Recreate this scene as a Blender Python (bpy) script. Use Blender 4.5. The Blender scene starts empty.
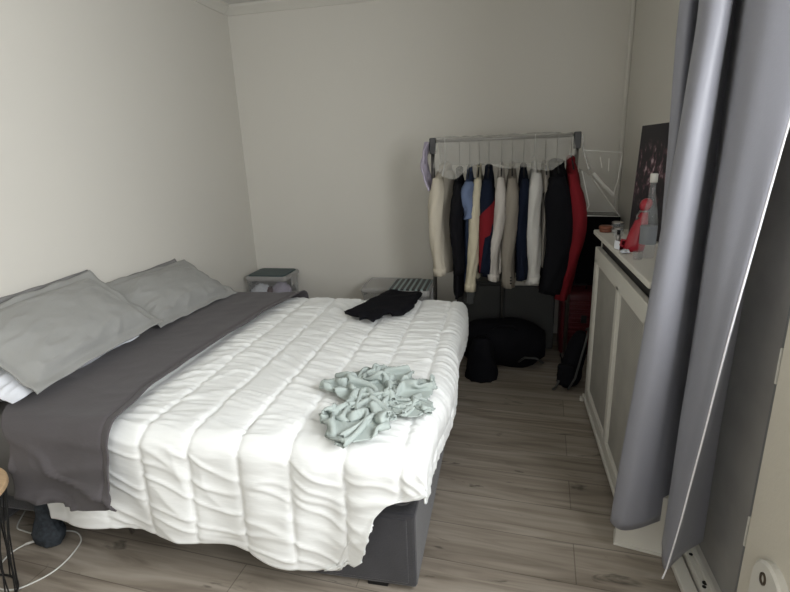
import bpy, bmesh, math, random
import numpy as np
from math import sin, cos, pi, radians, exp, sqrt
from mathutils import Vector, Matrix, noise

C = bpy.context.scene.collection
random.seed(7)

# ------------------------------------------------------------------ camera
F_PX, W, H = 500.0, 790.0, 592.0
vz, vy = (69.0, 1699.0), (110.0, -149.0)
up = -Vector((vz[0], vz[1], F_PX)).normalized()
yd = Vector((vy[0], vy[1], F_PX)); yd = (yd - yd.dot(up) * up).normalized()
xd = yd.cross(up)
# rows = world axes in (right, down, forward) camera coordinates
R = Matrix(((xd.x, -xd.y, -xd.z), (yd.x, -yd.y, -yd.z), (up.x, -up.y, -up.z)))
cam = bpy.data.objects.new('camera', bpy.data.cameras.new('camera'))
C.objects.link(cam)
cam.matrix_world = Matrix.Translation((0, 0, 1.6)) @ R.to_4x4()
cam.data.sensor_width = 36; cam.data.lens = 36 * F_PX / W
cam.data.clip_start = 0.02
bpy.context.scene.camera = cam

# ------------------------------------------------------------------ light, exposure
sc = bpy.context.scene
sc.view_settings.view_transform = 'Standard'
sc.view_settings.look = 'None'
sc.view_settings.gamma = 1.0
sc.view_settings.use_curve_mapping = False
sc.view_settings.exposure = 0.76
wd = bpy.data.worlds.new('world'); sc.world = wd; wd.use_nodes = True
wn = wd.node_tree.nodes
bg = wn['Background']; bg.inputs[0].default_value = (0.80, 0.88, 1.0, 1); bg.inputs[1].default_value = 1.0

def area(name, loc, rot, sx, sy, power, col):
    l = bpy.data.lights.new(name, 'AREA'); l.shape = 'RECTANGLE'; l.size = sx; l.size_y = sy
    l.energy = power; l.color = col
    o = bpy.data.objects.new(name, l); C.objects.link(o); o.location = loc; o.rotation_euler = rot
    return o
# daylight outside the french window on the right, and outside the window behind the camera
area('daylight_french_window', (1.00, 0.45, 1.74), (0, radians(74), 0), 1.05, 1.7, 60, (0.96, 0.98, 1.0))
area('daylight_near_window', (-0.10, -1.72, 1.75), (radians(75), 0, 0), 1.55, 1.15, 10, (1.0, 0.98, 0.95))

# ------------------------------------------------------------------ materials
def mat(name, col, rough=0.8, var=0.0, vscale=8.0, bump=0.0, bscale=60.0, metal=0.0, sheen=0.0,
        stretch=(1, 1, 1), spec=0.3, bdetail=3.0):
    m = bpy.data.materials.new(name); m.use_nodes = True
    nt = m.node_tree; b = nt.nodes['Principled BSDF']
    b.inputs['Base Color'].default_value = (*col, 1); b.inputs['Roughness'].default_value = rough
    b.inputs['Metallic'].default_value = metal
    b.inputs['Specular IOR Level'].default_value = spec
    if sheen: b.inputs['Sheen Weight'].default_value = sheen
    tc = nt.nodes.new('ShaderNodeTexCoord'); mp = nt.nodes.new('ShaderNodeMapping')
    mp.inputs['Scale'].default_value = stretch
    nt.links.new(tc.outputs['Object'], mp.inputs[0])
    if var:
        n = nt.nodes.new('ShaderNodeTexNoise'); n.inputs['Scale'].default_value = vscale
        n.inputs['Detail'].default_value = 5
        r = nt.nodes.new('ShaderNodeMapRange'); r.inputs[3].default_value = 1 - var; r.inputs[4].default_value = 1 + var
        mx = nt.nodes.new('ShaderNodeVectorMath'); mx.operation = 'SCALE'
        mx.inputs[0].default_value = col
        nt.links.new(mp.outputs[0], n.inputs[0]); nt.links.new(n.outputs[0], r.inputs[0])
        nt.links.new(r.outputs[0], mx.inputs['Scale']); nt.links.new(mx.outputs[0], b.inputs['Base Color'])
    if bump:
        n2 = nt.nodes.new('ShaderNodeTexNoise'); n2.inputs['Scale'].default_value = bscale
        n2.inputs['Detail'].default_value = bdetail
        bm_ = nt.nodes.new('ShaderNodeBump'); bm_.inputs['Strength'].default_value = bump
        bm_.inputs['Distance'].default_value = 0.01
        nt.links.new(mp.outputs[0], n2.inputs[0]); nt.links.new(n2.outputs[0], bm_.inputs['Height'])
        nt.links.new(bm_.outputs[0], b.inputs['Normal'])
    return m

def clear_mat(name, col, alpha, rough=0.25):
    """thin see-through plastic / glass: part transparent, part glossy and diffuse"""
    m = bpy.data.materials.new(name); m.use_nodes = True
    nt = m.node_tree; b = nt.nodes['Principled BSDF']
    b.inputs['Base Color'].default_value = (*col, 1); b.inputs['Roughness'].default_value = rough
    b.inputs['Alpha'].default_value = alpha
    return m

M = {}
M['wall'] = mat('wall_paint', (0.672, 0.648, 0.588), 0.7, var=0.02, vscale=1.5, bump=0.06, bscale=9)
M['ceiling'] = mat('ceiling_paint', (0.70, 0.69, 0.65), 0.9, var=0.02)
M['white_paint'] = mat('old_white_paint', (0.60, 0.58, 0.52), 0.5, var=0.05, vscale=6, bump=0.05, bscale=40)
M['trim'] = mat('trim_paint', (0.66, 0.64, 0.58), 0.5, var=0.02)
M['cream_panel'] = mat('cream_door_paint', (0.66, 0.62, 0.53), 0.6, var=0.03, vscale=5, bump=0.08, bscale=90)
M['grey_profile'] = mat('grey_profile', (0.20, 0.205, 0.205), 0.35, var=0.03)
M['duvet'] = mat('white_duvet', (0.80, 0.81, 0.79), 0.9, var=0.015, vscale=4, bump=0.30, bscale=6, sheen=0.1, stretch=(1, 5, 5))
M['throw'] = mat('taupe_grey_sheet', (0.084, 0.076, 0.079), 0.9, var=0.05, vscale=5, bump=0.1, bscale=70, sheen=0.1)
M['fitted'] = mat('grey_fitted_sheet', (0.17, 0.165, 0.16), 0.9, var=0.05, bump=0.1)
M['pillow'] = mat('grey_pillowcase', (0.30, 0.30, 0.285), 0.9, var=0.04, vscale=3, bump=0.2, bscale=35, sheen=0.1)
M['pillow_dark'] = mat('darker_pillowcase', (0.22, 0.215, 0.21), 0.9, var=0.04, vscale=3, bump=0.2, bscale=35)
M['white_cotton'] = mat('white_cotton', (0.72, 0.74, 0.78), 0.9, bump=0.2, bscale=30)
M['bed_velvet'] = mat('charcoal_bed_fabric', (0.040, 0.039, 0.043), 0.85, var=0.25, vscale=12, bump=0.2, bscale=150, sheen=0.3)
M['black_plastic'] = mat('black_plastic', (0.01, 0.01, 0.011), 0.5)
M['black_cloth'] = mat('black_cloth', (0.007, 0.007, 0.009), 0.95, var=0.3, bump=0.3, bscale=40, spec=0.1)
M['tee'] = mat('mint_grey_jersey', (0.37, 0.415, 0.39), 0.9, var=0.05, vscale=10, bump=0.1, bscale=80)
M['curtain'] = mat('grey_satin_curtain', (0.225, 0.227, 0.255), 0.38, var=0.04, vscale=3, bump=0.05, bscale=200, sheen=0.1, spec=0.35)
M['hem'] = mat('pale_hem_tape', (0.75, 0.74, 0.76), 0.6, bump=0.1)
M['chrome'] = mat('brushed_steel', (0.30, 0.29, 0.28), 0.35, metal=1.0, var=0.05)
M['dark_joint'] = mat('dark_grey_plastic', (0.07, 0.07, 0.07), 0.5)
M['wood'] = mat('light_oak_top', (0.46, 0.32, 0.19), 0.6, var=0.2, vscale=14, stretch=(1, 8, 1))
M['wire'] = mat('black_wire', (0.012, 0.012, 0.012), 0.5)
M['cable'] = mat('white_cable', (0.62, 0.62, 0.58), 0.5, var=0.05)
M['red'] = mat('red_plastic', (0.30, 0.010, 0.022), 0.3, var=0.08, spec=0.5)
M['dark_red'] = mat('dark_red_shell', (0.065, 0.005, 0.008), 0.45, var=0.1)
M['sole'] = mat('speckled_dark_cloth', (0.035, 0.042, 0.05), 0.8, var=0.9, vscale=60)
def cloth(name, col, var=0.06): 
    return mat(name, col, 0.9, var=var, vscale=14, bump=0.25, bscale=30, stretch=(1, 1, 0.4), spec=0.15)
M['cream'] = cloth('cream_cotton', (0.50, 0.455, 0.37))
M['cream_yellow'] = cloth('pale_yellow_cotton', (0.52, 0.475, 0.355))
M['offwhite'] = cloth('off_white_cotton', (0.50, 0.47, 0.43))
M['white_shirt'] = cloth('white_poplin', (0.56, 0.55, 0.52))
M['greige'] = cloth('greige_wool', (0.25, 0.225, 0.19))
M['stone'] = cloth('stone_knit', (0.33, 0.30, 0.26))
M['navy'] = cloth('navy_wool', (0.007, 0.011, 0.024))
M['ink'] = cloth('ink_black_wool', (0.006, 0.006, 0.008))
M['blue'] = cloth('light_blue_cotton', (0.13, 0.17, 0.27))
M['midblue'] = cloth('mid_blue_cotton', (0.045, 0.065, 0.12))
M['red_cloth'] = cloth('red_wool', (0.17, 0.012, 0.017))
M['grey_cloth'] = cloth('grey_jersey', (0.13, 0.135, 0.13))
M['lavender'] = cloth('pale_lavender_cotton', (0.42, 0.38, 0.46))
M['lid_teal'] = mat('dark_teal_lid', (0.025, 0.055, 0.06), 0.4, var=0.2)
M['clear'] = clear_mat('clear_plastic', (0.60, 0.61, 0.61), 0.13)
M['clear_lid'] = clear_mat('clear_lid_plastic', (0.50, 0.49, 0.47), 0.6, 0.35)
M['film'] = clear_mat('milky_film', (0.60, 0.59, 0.55), 0.38, 0.25)
M['pvc'] = clear_mat('clear_pvc', (0.6, 0.59, 0.54), 0.22, 0.15)
M['glass'] = clear_mat('bottle_glass', (0.50, 0.52, 0.52), 0.17, 0.08)
M['pane'] = clear_mat('window_pane', (0.9, 0.9, 0.9), 0.06, 0.02)
M['label_paper'] = mat('label_paper', (0.20, 0.21, 0.22), 0.7)
M['brown'] = mat('brown_lid', (0.16, 0.055, 0.03), 0.5, var=0.1)
M['dark_hole'] = mat('dark_brass', (0.10, 0.075, 0.055), 0.4, metal=0.6)
M['grey_board'] = mat('grey_plastic_box', (0.055, 0.056, 0.053), 0.5, var=0.08)
M['binding'] = mat('white_binding', (0.68, 0.67, 0.63), 0.6)

# laminate floor: grey oak planks running along x
def floor_mat():
    m = bpy.data.materials.new('grey_oak_laminate'); m.use_nodes = True
    nt = m.node_tree; N = nt.nodes; L = nt.links; b = N['Principled BSDF']
    tc = N.new('ShaderNodeTexCoord'); mp = N.new('ShaderNodeMapping')
    mp.inputs['Location'].default_value = (0.62, 0.068, 0); mp.inputs['Rotation'].default_value = (0, 0, radians(4.0))
    L.new(tc.outputs['Object'], mp.inputs[0])
    br = N.new('ShaderNodeTexBrick'); br.offset = 0.37
    br.inputs['Scale'].default_value = 1.0; br.inputs['Brick Width'].default_value = 1.28
    br.inputs['Row Height'].default_value = 0.21; br.inputs['Mortar Size'].default_value = 0.0022
    br.inputs['Color1'].default_value = (1.0, 1.0, 1.0, 1); br.inputs['Color2'].default_value = (1.15, 1.15, 1.15, 1)
    br.inputs['Mortar'].default_value = (0.62, 0.61, 0.60, 1)
    L.new(mp.outputs[0], br.inputs[0])
    sep = N.new('ShaderNodeSeparateXYZ'); L.new(mp.outputs[0], sep.inputs[0])
    # per-row offset so that the grain does not run across planks
    dv = N.new('ShaderNodeMath'); dv.operation = 'DIVIDE'; dv.inputs[1].default_value = 0.21; L.new(sep.outputs[1], dv.inputs[0])
    fl = N.new('ShaderNodeMath'); fl.operation = 'FLOOR'; L.new(dv.outputs[0], fl.inputs[0])
    ml = N.new('ShaderNodeMath'); ml.operation = 'MULTIPLY'; ml.inputs[1].default_value = 3.71; L.new(fl.outputs[0], ml.inputs[0])
    cb = N.new('ShaderNodeCombineXYZ'); L.new(sep.outputs[0], cb.inputs[0]); L.new(sep.outputs[1], cb.inputs[1]); L.new(ml.outputs[0], cb.inputs[2])
    m2 = N.new('ShaderNodeMapping'); m2.inputs['Scale'].default_value = (0.55, 6.5, 1); L.new(cb.outputs[0], m2.inputs[0])
    n1 = N.new('ShaderNodeTexNoise'); n1.inputs['Scale'].default_value = 2.6; n1.inputs['Detail'].default_value = 7; n1.inputs['Distortion'].default_value = 1.3
    L.new(m2.outputs[0], n1.inputs[0])
    cr = N.new('ShaderNodeValToRGB')
    e = cr.color_ramp.elements
    e[0].position = 0.28; e[0].color = (0.155, 0.128, 0.100, 1)
    e[1].position = 0.72; e[1].color = (0.335, 0.295, 0.245, 1)
    k = cr.color_ramp.elements.new(0.5); k.color = (0.255, 0.220, 0.178, 1)
    L.new(n1.outputs[0], cr.inputs[0])
    # knots and dark cracks
    m3 = N.new('ShaderNodeMapping'); m3.inputs['Scale'].default_value = (1.6, 5.0, 1); L.new(cb.outputs[0], m3.inputs[0])
    n3 = N.new('ShaderNodeTexNoise'); n3.inputs['Scale'].default_value = 1.9; n3.inputs['Detail'].default_value = 4; n3.inputs['Distortion'].default_value = 2.0
    L.new(m3.outputs[0], n3.inputs[0])
    r3 = N.new('ShaderNodeMapRange'); r3.inputs[1].default_value = 0.27; r3.inputs[2].default_value = 0.36; r3.inputs[3].default_value = 0.45; r3.inputs[4].default_value = 1.0
    L.new(n3.outputs[0], r3.inputs[0])
    x1 = N.new('ShaderNodeMix'); x1.data_type = 'RGBA'; x1.blend_type = 'MULTIPLY'; x1.inputs[0].default_value = 1
    L.new(cr.outputs[0], x1.inputs[6]); L.new(br.outputs[0], x1.inputs[7])
    x2 = N.new('ShaderNodeVectorMath'); x2.operation = 'SCALE'; L.new(x1.outputs[2], x2.inputs[0]); L.new(r3.outputs[0], x2.inputs['Scale'])
    L.new(x2.outputs[0], b.inputs['Base Color'])
    b.inputs['Roughness'].default_value = 0.48; b.inputs['Specular IOR Level'].default_value = 0.35
    return m
M['floor'] = floor_mat()

def grid_mat(name, base, dark, scale, rough=0.6):
    """woven or perforated sheet: fine regular dots"""
    m = bpy.data.materials.new(name); m.use_nodes = True
    nt = m.node_tree; N = nt.nodes; L = nt.links; b = N['Principled BSDF']
    tc = N.new('ShaderNodeTexCoord'); v = N.new('ShaderNodeTexVoronoi'); v.inputs['Scale'].default_value = scale
    v.inputs['Randomness'].default_value = 0.0
    L.new(tc.outputs['Object'], v.inputs[0])
    cr = N.new('ShaderNodeValToRGB'); cr.color_ramp.elements[0].position = 0.25; cr.color_ramp.elements[0].color = (*dark, 1)
    cr.color_ramp.elements[1].position = 0.42; cr.color_ramp.elements[1].color = (*base, 1)
    L.new(v.outputs['Distance'], cr.inputs[0])
    n = N.new('ShaderNodeTexNoise'); n.inputs['Scale'].default_value = 7; n.inputs['Detail'].default_value = 4; L.new(tc.outputs['Object'], n.inputs[0])
    r = N.new('ShaderNodeMapRange'); r.inputs[3].default_value = 0.72; r.inputs[4].default_value = 1.22; L.new(n.outputs[0], r.inputs[0])
    x = N.new('ShaderNodeVectorMath'); x.operation = 'SCALE'; L.new(cr.outputs[0], x.inputs[0]); L.new(r.outputs[0], x.inputs['Scale'])
    L.new(x.outputs[0], b.inputs['Base Color']); b.inputs['Roughness'].default_value = rough
    return m
M['mesh_panel'] = grid_mat('perforated_board', (0.37, 0.355, 0.315), (0.20, 0.19, 0.17), 95)
M['ribbed'] = grid_mat('textured_frosted_panel', (0.34, 0.33, 0.31), (0.26, 0.25, 0.24), 110, 0.5)

def lid_stripes():
    m = bpy.data.materials.new('slatted_teal_black'); m.use_nodes = True
    nt = m.node_tree; N = nt.nodes; L = nt.links; b = N['Principled BSDF']
    tc = N.new('ShaderNodeTexCoord'); w = N.new('ShaderNodeTexWave'); w.inputs['Scale'].default_value = 7.5
    w.bands_direction = 'X'; L.new(tc.outputs['Object'], w.inputs[0])
    cr = N.new('ShaderNodeValToRGB'); cr.color_ramp.elements[0].position = 0.55; cr.color_ramp.elements[0].color = (0.006, 0.008, 0.009, 1)
    cr.color_ramp.elements[1].position = 0.68; cr.color_ramp.elements[1].color = (0.22, 0.29, 0.29, 1)
    L.new(w.outputs[0], cr.inputs[0]); L.new(cr.outputs[0], b.inputs['Base Color']); b.inputs['Roughness'].default_value = 0.4
    return m
M['stripes'] = lid_stripes()

def poster_mat():
    """photograph of a crowd at night: black with scattered warm and pale specks"""
    m = bpy.data.materials.new('night_crowd_print'); m.use_nodes = True
    nt = m.node_tree; N = nt.nodes; L = nt.links; b = N['Principled BSDF']
    tc = N.new('ShaderNodeTexCoord'); mp = N.new('ShaderNodeMapping'); mp.inputs['Scale'].default_value = (1, 1, 0.45)
    L.new(tc.outputs['Object'], mp.inputs[0])
    n = N.new('ShaderNodeTexNoise'); n.inputs['Scale'].default_value = 55; n.inputs['Detail'].default_value = 3; L.new(mp.outputs[0], n.inputs[0])
    cr = N.new('ShaderNodeValToRGB'); e = cr.color_ramp.elements
    e[0].position = 0.50; e[0].color = (0.008, 0.005, 0.008, 1); e[1].position = 0.72; e[1].color = (0.42, 0.33, 0.34, 1)
    k = e.new(0.60); k.color = (0.09, 0.04, 0.05, 1)
    L.new(n.outputs[0], cr.inputs[0])
    sp = N.new('ShaderNodeSeparateXYZ'); L.new(tc.outputs['Object'], sp.inputs[0])
    # the crowd only fills the middle band
    r1 = N.new('ShaderNodeMapRange'); r1.inputs[1].default_value = 0.16; r1.inputs[2].default_value = 0.26; L.new(sp.outputs[2], r1.inputs[0])
    r2 = N.new('ShaderNodeMapRange'); r2.inputs[1].default_value = 0.50; r2.inputs[2].default_value = 0.40; L.new(sp.outputs[2], r2.inputs[0])
    mu = N.new('ShaderNodeMath'); mu.operation = 'MULTIPLY'; L.new(r1.outputs[0], mu.inputs[0]); L.new(r2.outputs[0], mu.inputs[1])
    x = N.new('ShaderNodeMix'); x.data_type = 'RGBA'; x.inputs[6].default_value = (0.007, 0.005, 0.008, 1)
    L.new(mu.outputs[0], x.inputs[0]); L.new(cr.outputs[0], x.inputs[7]); L.new(x.outputs[2], b.inputs['Base Color'])
    b.inputs['Roughness'].default_value = 0.35
    return m
M['poster'] = poster_mat()

# ------------------------------------------------------------------ mesh helpers
def link(name, bm, m, parent=None, loc=None, rot=None, smooth=False):
    me = bpy.data.meshes.new(name); bm.normal_update(); bm.to_mesh(me); bm.free()
    if smooth:
        for p in me.polygons: p.use_smooth = True
    for mm in (m if isinstance(m, (list, tuple)) else [m]): me.materials.append(mm)
    o = bpy.data.objects.new(name, me); C.objects.link(o)
    if parent: o.parent = parent
    if loc: o.location = loc
    if rot: o.rotation_euler = rot
    return o

def tag(o, label=None, cat=None, group=None, kind=None):
    if label: o['label'] = label
    if cat: o['category'] = cat
    if group: o['group'] = group
    if kind: o['kind'] = kind
    return o

def thing(name, label, cat, loc=(0, 0, 0), rz=0, group=None):
    o = bpy.data.objects.new(name, None); o.empty_display_size = 0.1; C.objects.link(o)
    o.location = loc; o.rotation_euler = (0, 0, rz)
    return tag(o, label, cat, group)

def box(bm, x0, x1, y0, y1, z0, z1, bev=0.0, seg=2):
    g = bmesh.ops.create_cube(bm, size=1)
    vs = g['verts']
    for v in vs:
        v.co = Vector(((x0 + x1) / 2 + v.co.x * (x1 - x0), (y0 + y1) / 2 + v.co.y * (y1 - y0), (z0 + z1) / 2 + v.co.z * (z1 - z0)))
    if bev:
        es = list({e for v in vs for e in v.link_edges})
        bmesh.ops.bevel(bm, geom=es, offset=bev, segments=seg, affect='EDGES', profile=0.5)
    return bm

def B(*a, **k):
    return box(bmesh.new(), *a, **k)

def tube(bm, pts, r, n=8, cap=True):
    pts = [Vector(p) for p in pts]
    rings = []
    prev = None
    for i, p in enumerate(pts):
        t = (pts[min(i + 1, len(pts) - 1)] - pts[max(i - 1, 0)]).normalized()
        if prev is None:
            a = t.cross(Vector((0, 0, 1)))
            if a.length < 1e-3: a = t.cross(Vector((1, 0, 0)))
            a.normalize()
        else:
            a = (prev - t * prev.dot(t)).normalized()
        prev = a
        b = t.cross(a)
        rr = r[i] if isinstance(r, (list, tuple)) else r
        rings.append([bm.verts.new(p + (a * cos(2 * pi * k / n) + b * sin(2 * pi * k / n)) * rr) for k in range(n)])
    for i in range(len(rings) - 1):
        for k in range(n):
            bm.faces.new((rings[i][k], rings[i][(k + 1) % n], rings[i + 1][(k + 1) % n], rings[i + 1][k]))
    if cap:
        bm.faces.new(rings[0][::-1]); bm.faces.new(rings[-1])
    return bm

def lathe(bm, prof, n=24, c=(0, 0)):
    rings = [[bm.verts.new((c[0] + r * cos(2 * pi * k / n), c[1] + r * sin(2 * pi * k / n), z)) for k in range(n)] for r, z in prof]
    for i in range(len(rings) - 1):
        for k in range(n):
            bm.faces.new((rings[i][k], rings[i][(k + 1) % n], rings[i + 1][(k + 1) % n], rings[i + 1][k]))
    bm.faces.new(rings[0][::-1]); bm.faces.new(rings[-1])
    return bm

def loft(bm, rings, closed=True, cap=True):
    rr = [[bm.verts.new(p) for p in r] for r in rings]
    n = len(rr[0])
    for i in range(len(rr) - 1):
        for k in range(n if closed else n - 1):
            bm.faces.new((rr[i][k], rr[i][(k + 1) % n], rr[i + 1][(k + 1) % n], rr[i + 1][k]))
    if cap and closed:
        bm.faces.new(rr[0][::-1]); bm.faces.new(rr[-1])
    return bm

def surf(nu, nv, f):
    bm = bmesh.new()
    vs = [[bm.verts.new(f(i / nu, j / nv)) for j in range(nv + 1)] for i in range(nu + 1)]
    for i in range(nu):
        for j in range(nv):
            bm.faces.new((vs[i][j], vs[i + 1][j], vs[i + 1][j + 1], vs[i][j + 1]))
    return bm

def solid(o, t, off=0):
    s = o.modifiers.new('thickness', 'SOLIDIFY'); s.thickness = t; s.offset = off
    return o

def nz(x, y, z=0.0): return noise.noise(Vector((x, y, z)))
def ridge(x, y, z=0.0): return 1 - 2 * abs(noise.noise(Vector((x, y, z))))
def lerp(a, b, t): return a + (b - a) * t
def smooth(t):
    t = max(0.0, min(1.0, t)); return t * t * (3 - 2 * t)
def interp(tab, x):
    if x <= tab[0][0]: return tab[0][1]
    for (a, va), (b, vb) in zip(tab, tab[1:]):
        if x <= b: return lerp(va, vb, (x - a) / (b - a))
    return tab[-1][1]
def catmull(P, t):
    n = len(P) - 1; s = t * n; i = min(int(s), n - 1); f = s - i
    p0, p1, p2, p3 = P[max(i - 1, 0)], P[i], P[i + 1], P[min(i + 2, n)]
    return tuple(0.5 * ((2 * b) + (-a + c) * f + (2 * a - 5 * b + 4 * c - d) * f * f + (-a + 3 * b - 3 * c + d) * f ** 3) for a, b, c, d in zip(p0, p1, p2, p3))

# ------------------------------------------------------------------ the setting
XL, XR, YB, YF, ZC = -2.30, 0.89, 4.30, -1.60, 2.79
def struct(name, bm, m, parent=None, **k):
    o = link(name, bm, m, parent, **k)
    if not parent: o['kind'] = 'structure'
    return o
struct('floor', B(XL - .1, XR + .3, YF - .1, YB + .1, -.1, 0), M['floor'])
struct('ceiling', B(XL - .1, XR + .3, YF - .1, YB + .1, ZC, ZC + .1), M['ceiling'])
struct('wall_left', B(XL - .1, XL, YF, YB, 0, ZC), M['wall'])
struct('wall_back', B(XL - .1, XR + .1, YB, YB + .1, 0, ZC), M['wall'])
# right wall with the opening of the french window (y -0.4 .. 1.42 glazed)
bm = bmesh.new()
box(bm, XR, XR + .1, 1.86, YB, 0, ZC)
box(bm, XR - .11, XR + .1, YF, -0.45, 0, ZC)
box(bm, XR - .11, XR + .1, -0.45, 1.86, 2.38, ZC)
struct('wall_right', bm, M['wall'])
# wall behind the camera with a window opening
bm = bmesh.new()
WA, WB = -.95, .70
box(bm, XL, WA, YF - .1, YF, 0, ZC); box(bm, WB, XR, YF - .1, YF, 0, ZC)
box(bm, WA, WB, YF - .1, YF, 0, 1.1); box(bm, WA, WB, YF - .1, YF, 2.4, ZC)
struct('wall_front', bm, M['wall'])
bm = bmesh.new()
box(bm, WA, WB, YF - .08, YF - .02, 1.1, 1.16); box(bm, WA, WB, YF - .08, YF - .02, 2.34, 2.4)
box(bm, WA, WA + .06, YF - .08, YF - .02, 1.16, 2.34); box(bm, WB - .06, WB, YF - .08, YF - .02, 1.16, 2.34)
box(bm, (WA + WB) / 2 - .03, (WA + WB) / 2 + .03, YF - .08, YF - .02, 1.16, 2.34)
w = struct('window_2', bm, M['trim'])
link('pane', B(WA + .06, WB - .06, YF - .055, YF - .05, 1.16, 2.34), M['pane'], w)
# cornice and baseboards
def cornice(name, a, b, nrm):
    prof = [(0, 0), (0, -.07), (.012, -.07), (.03, -.045), (.055, -.02), (.06, 0)]
    a, b, nrm = Vector(a), Vector(b), Vector(nrm)
    bm = bmesh.new()
    loft(bm, [[p + nrm * u + Vector((0, 0, z)) for u, z in prof] for p in (a, b)])
    return struct(name, bm, M['trim'])
cornice('trim_1', (XL, YB, ZC), (XR, YB, ZC), (0, -1, 0))
cornice('trim_2', (XL, YF, ZC), (XL, YB - .06, ZC), (1, 0, 0))
struct('trim_3', tube(bmesh.new(), [(XR - .015, YB - .015, .0), (XR - .015, YB - .015, ZC - .07)], .018), M['trim'])
struct('baseboard_back', B(XL, XR, YB - .015, YB, 0, .09, bev=.004), M['trim'])
struct('baseboard_left', B(XL, XL + .015, YF, YB - .015, 0, .09, bev=.004), M['trim'])
struct('baseboard_right', B(XR - .015, XR, 3.1, YB - .015, 0, .09, bev=.004), M['trim'])

# french window: sill strips, textured fixed light with grey profile, cream leaf with glass above
bm = bmesh.new()
box(bm, .665, .715, -.45, 1.86, 0, .030, bev=.006); box(bm, .722, .80, -.45, 1.86, 0, .050, bev=.006)
box(bm, .745, .765, -.45, 1.86, .045, .062, bev=.004)
fw = struct('window_1', bm, M['white_paint'])
bm = bmesh.new()
for x, y, s in ((.738, 1.765, .007), (.742, 1.63, .010), (.733, 1.612, .007), (.742, 1.12, .008)):
    lathe(bm, [(s, .0495), (s, .052), (s * .6, .053)], 10, (x, y))
link('screw_hole', bm, M['black_plastic'], fw)
bm = bmesh.new(); box(bm, .785, .80, 1.47, 1.86, .05, 2.38)
link('textured_panel', bm, M['ribbed'], fw)
bm = bmesh.new()
box(bm, .765, .80, 1.455, 1.485, .05, 2.38, bev=.006); box(bm, .775, .80, 1.492, 1.508, .05, 2.38, bev=.004)
link('grey_profile', bm, M['grey_profile'], fw)
link('profile_clip', B(.759, .775, 1.472, 1.480, .36, .47, bev=.003), M['trim'], fw)
link('profile_clip', B(.759, .775, 1.472, 1.480, .92, 1.03, bev=.003), M['trim'], fw)
bm = bmesh.new()
box(bm, .750, .80, -.43, 1.45, .06, 1.20, bev=.006)
box(bm, .750, .80, 1.36, 1.45, 1.20, 2.36, bev=.006); box(bm, .750, .80, -.43, -.34, 1.20, 2.36, bev=.006)
box(bm, .750, .80, -.34, 1.36, 2.28, 2.36, bev=.006); box(bm, .750, .80, .47, .55, 1.2, 2.28, bev=.006)
leaf = link('leaf', bm, M['cream_panel'], fw)
link('pane', B(.772, .776, -.34, 1.36, 1.2, 2.28), M['pane'], leaf)
# rounded lock plate with a dark keyhole set in it
bm = bmesh.new()
def stadium(cy, cz, r, hh, n=14):
    return [(cy + r * cos(pi * k / n), cz + hh + r * sin(pi * k / n)) for k in range(n + 1)] + \
           [(cy - r * cos(pi * k / n), cz - hh - r * sin(pi * k / n)) for k in range(n + 1)]
pl = stadium(1.268, .33, .082, .06)
pl2 = stadium(1.268, .33, .074, .06)
loft(bm, [[(.752, y, z) for y, z in pl], [(.732, y, z) for y, z in pl], [(.726, y, z) for y, z in pl2]])
lp = link('lock_plate', bm, M['trim'], fw)
bm = bmesh.new()
ci = [(1.285 + .014 * cos(2 * pi * k / 20), .418 + .019 * sin(2 * pi * k / 20)) for k in range(20)]
ci2 = [(1.285 + .009 * cos(2 * pi * k / 20), .418 + .013 * sin(2 * pi * k / 20)) for k in range(20)]
loft(bm, [[(.727, y, z) for y, z in ci], [(.722, y, z) for y, z in ci], [(.722, y, z) for y, z in ci2], [(.7275, y, z) for y, z in ci2]])
link('keyhole', bm, M['dark_hole'], fw)

# ------------------------------------------------------------------ bed
BX0, BX1, BY0, BY1 = -2.20, -0.285, 1.455, 3.10
bed = thing('bed', 'double bed with charcoal upholstered base and duvet, head against the left wall', 'bed', (-1.24, 2.29, 0))
def L2(bm, t):  # bake local offset so the parts sit at world coordinates under an Empty
    bmesh.ops.translate(bm, verts=bm.verts, vec=-Vector(t)); return bm
bo = (-1.24, 2.29, 0)
link('base', L2(B(BX0, -.755, BY0 + .02, BY1, .115, .345, bev=.012), bo), M['bed_velvet'], bed)
link('foot_chest', L2(B(-.75, BX1, BY0, BY1, .022, .345, bev=.012), bo), M['bed_velvet'], bed)
bm = bmesh.new()
box(bm, -.735, BX1 - .030, BY0 - .004, BY0 + .02, .04, .33, bev=.006)
link('side_panel', L2(bm, bo), M['bed_velvet'], bed)
link('mattress', L2(B(BX0, BX1 - .01, BY0 + .01, BY1 - .01, .352, .555, bev=.045, seg=4), bo), M['bed_velvet'], bed, smooth=True)
for x, y, zf in ((BX1 - .15, BY0 + .04, .022), (BX1 - .05, BY1 - .12, .022), (-2.1, BY0 + .16, .115), (-2.1, BY1 - .12, .115)):
    link('foot', L2(B(x - .045, x + .035, y - .03, y + .03, 0.0, zf, bev=.003), bo), M['black_plastic'], bed)
link('headboard', L2(B(XL + .005, XL + .09, 1.36, BY1 + .06, 0.02, .82, bev=.02), bo), M['bed_velvet'], bed)
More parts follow.
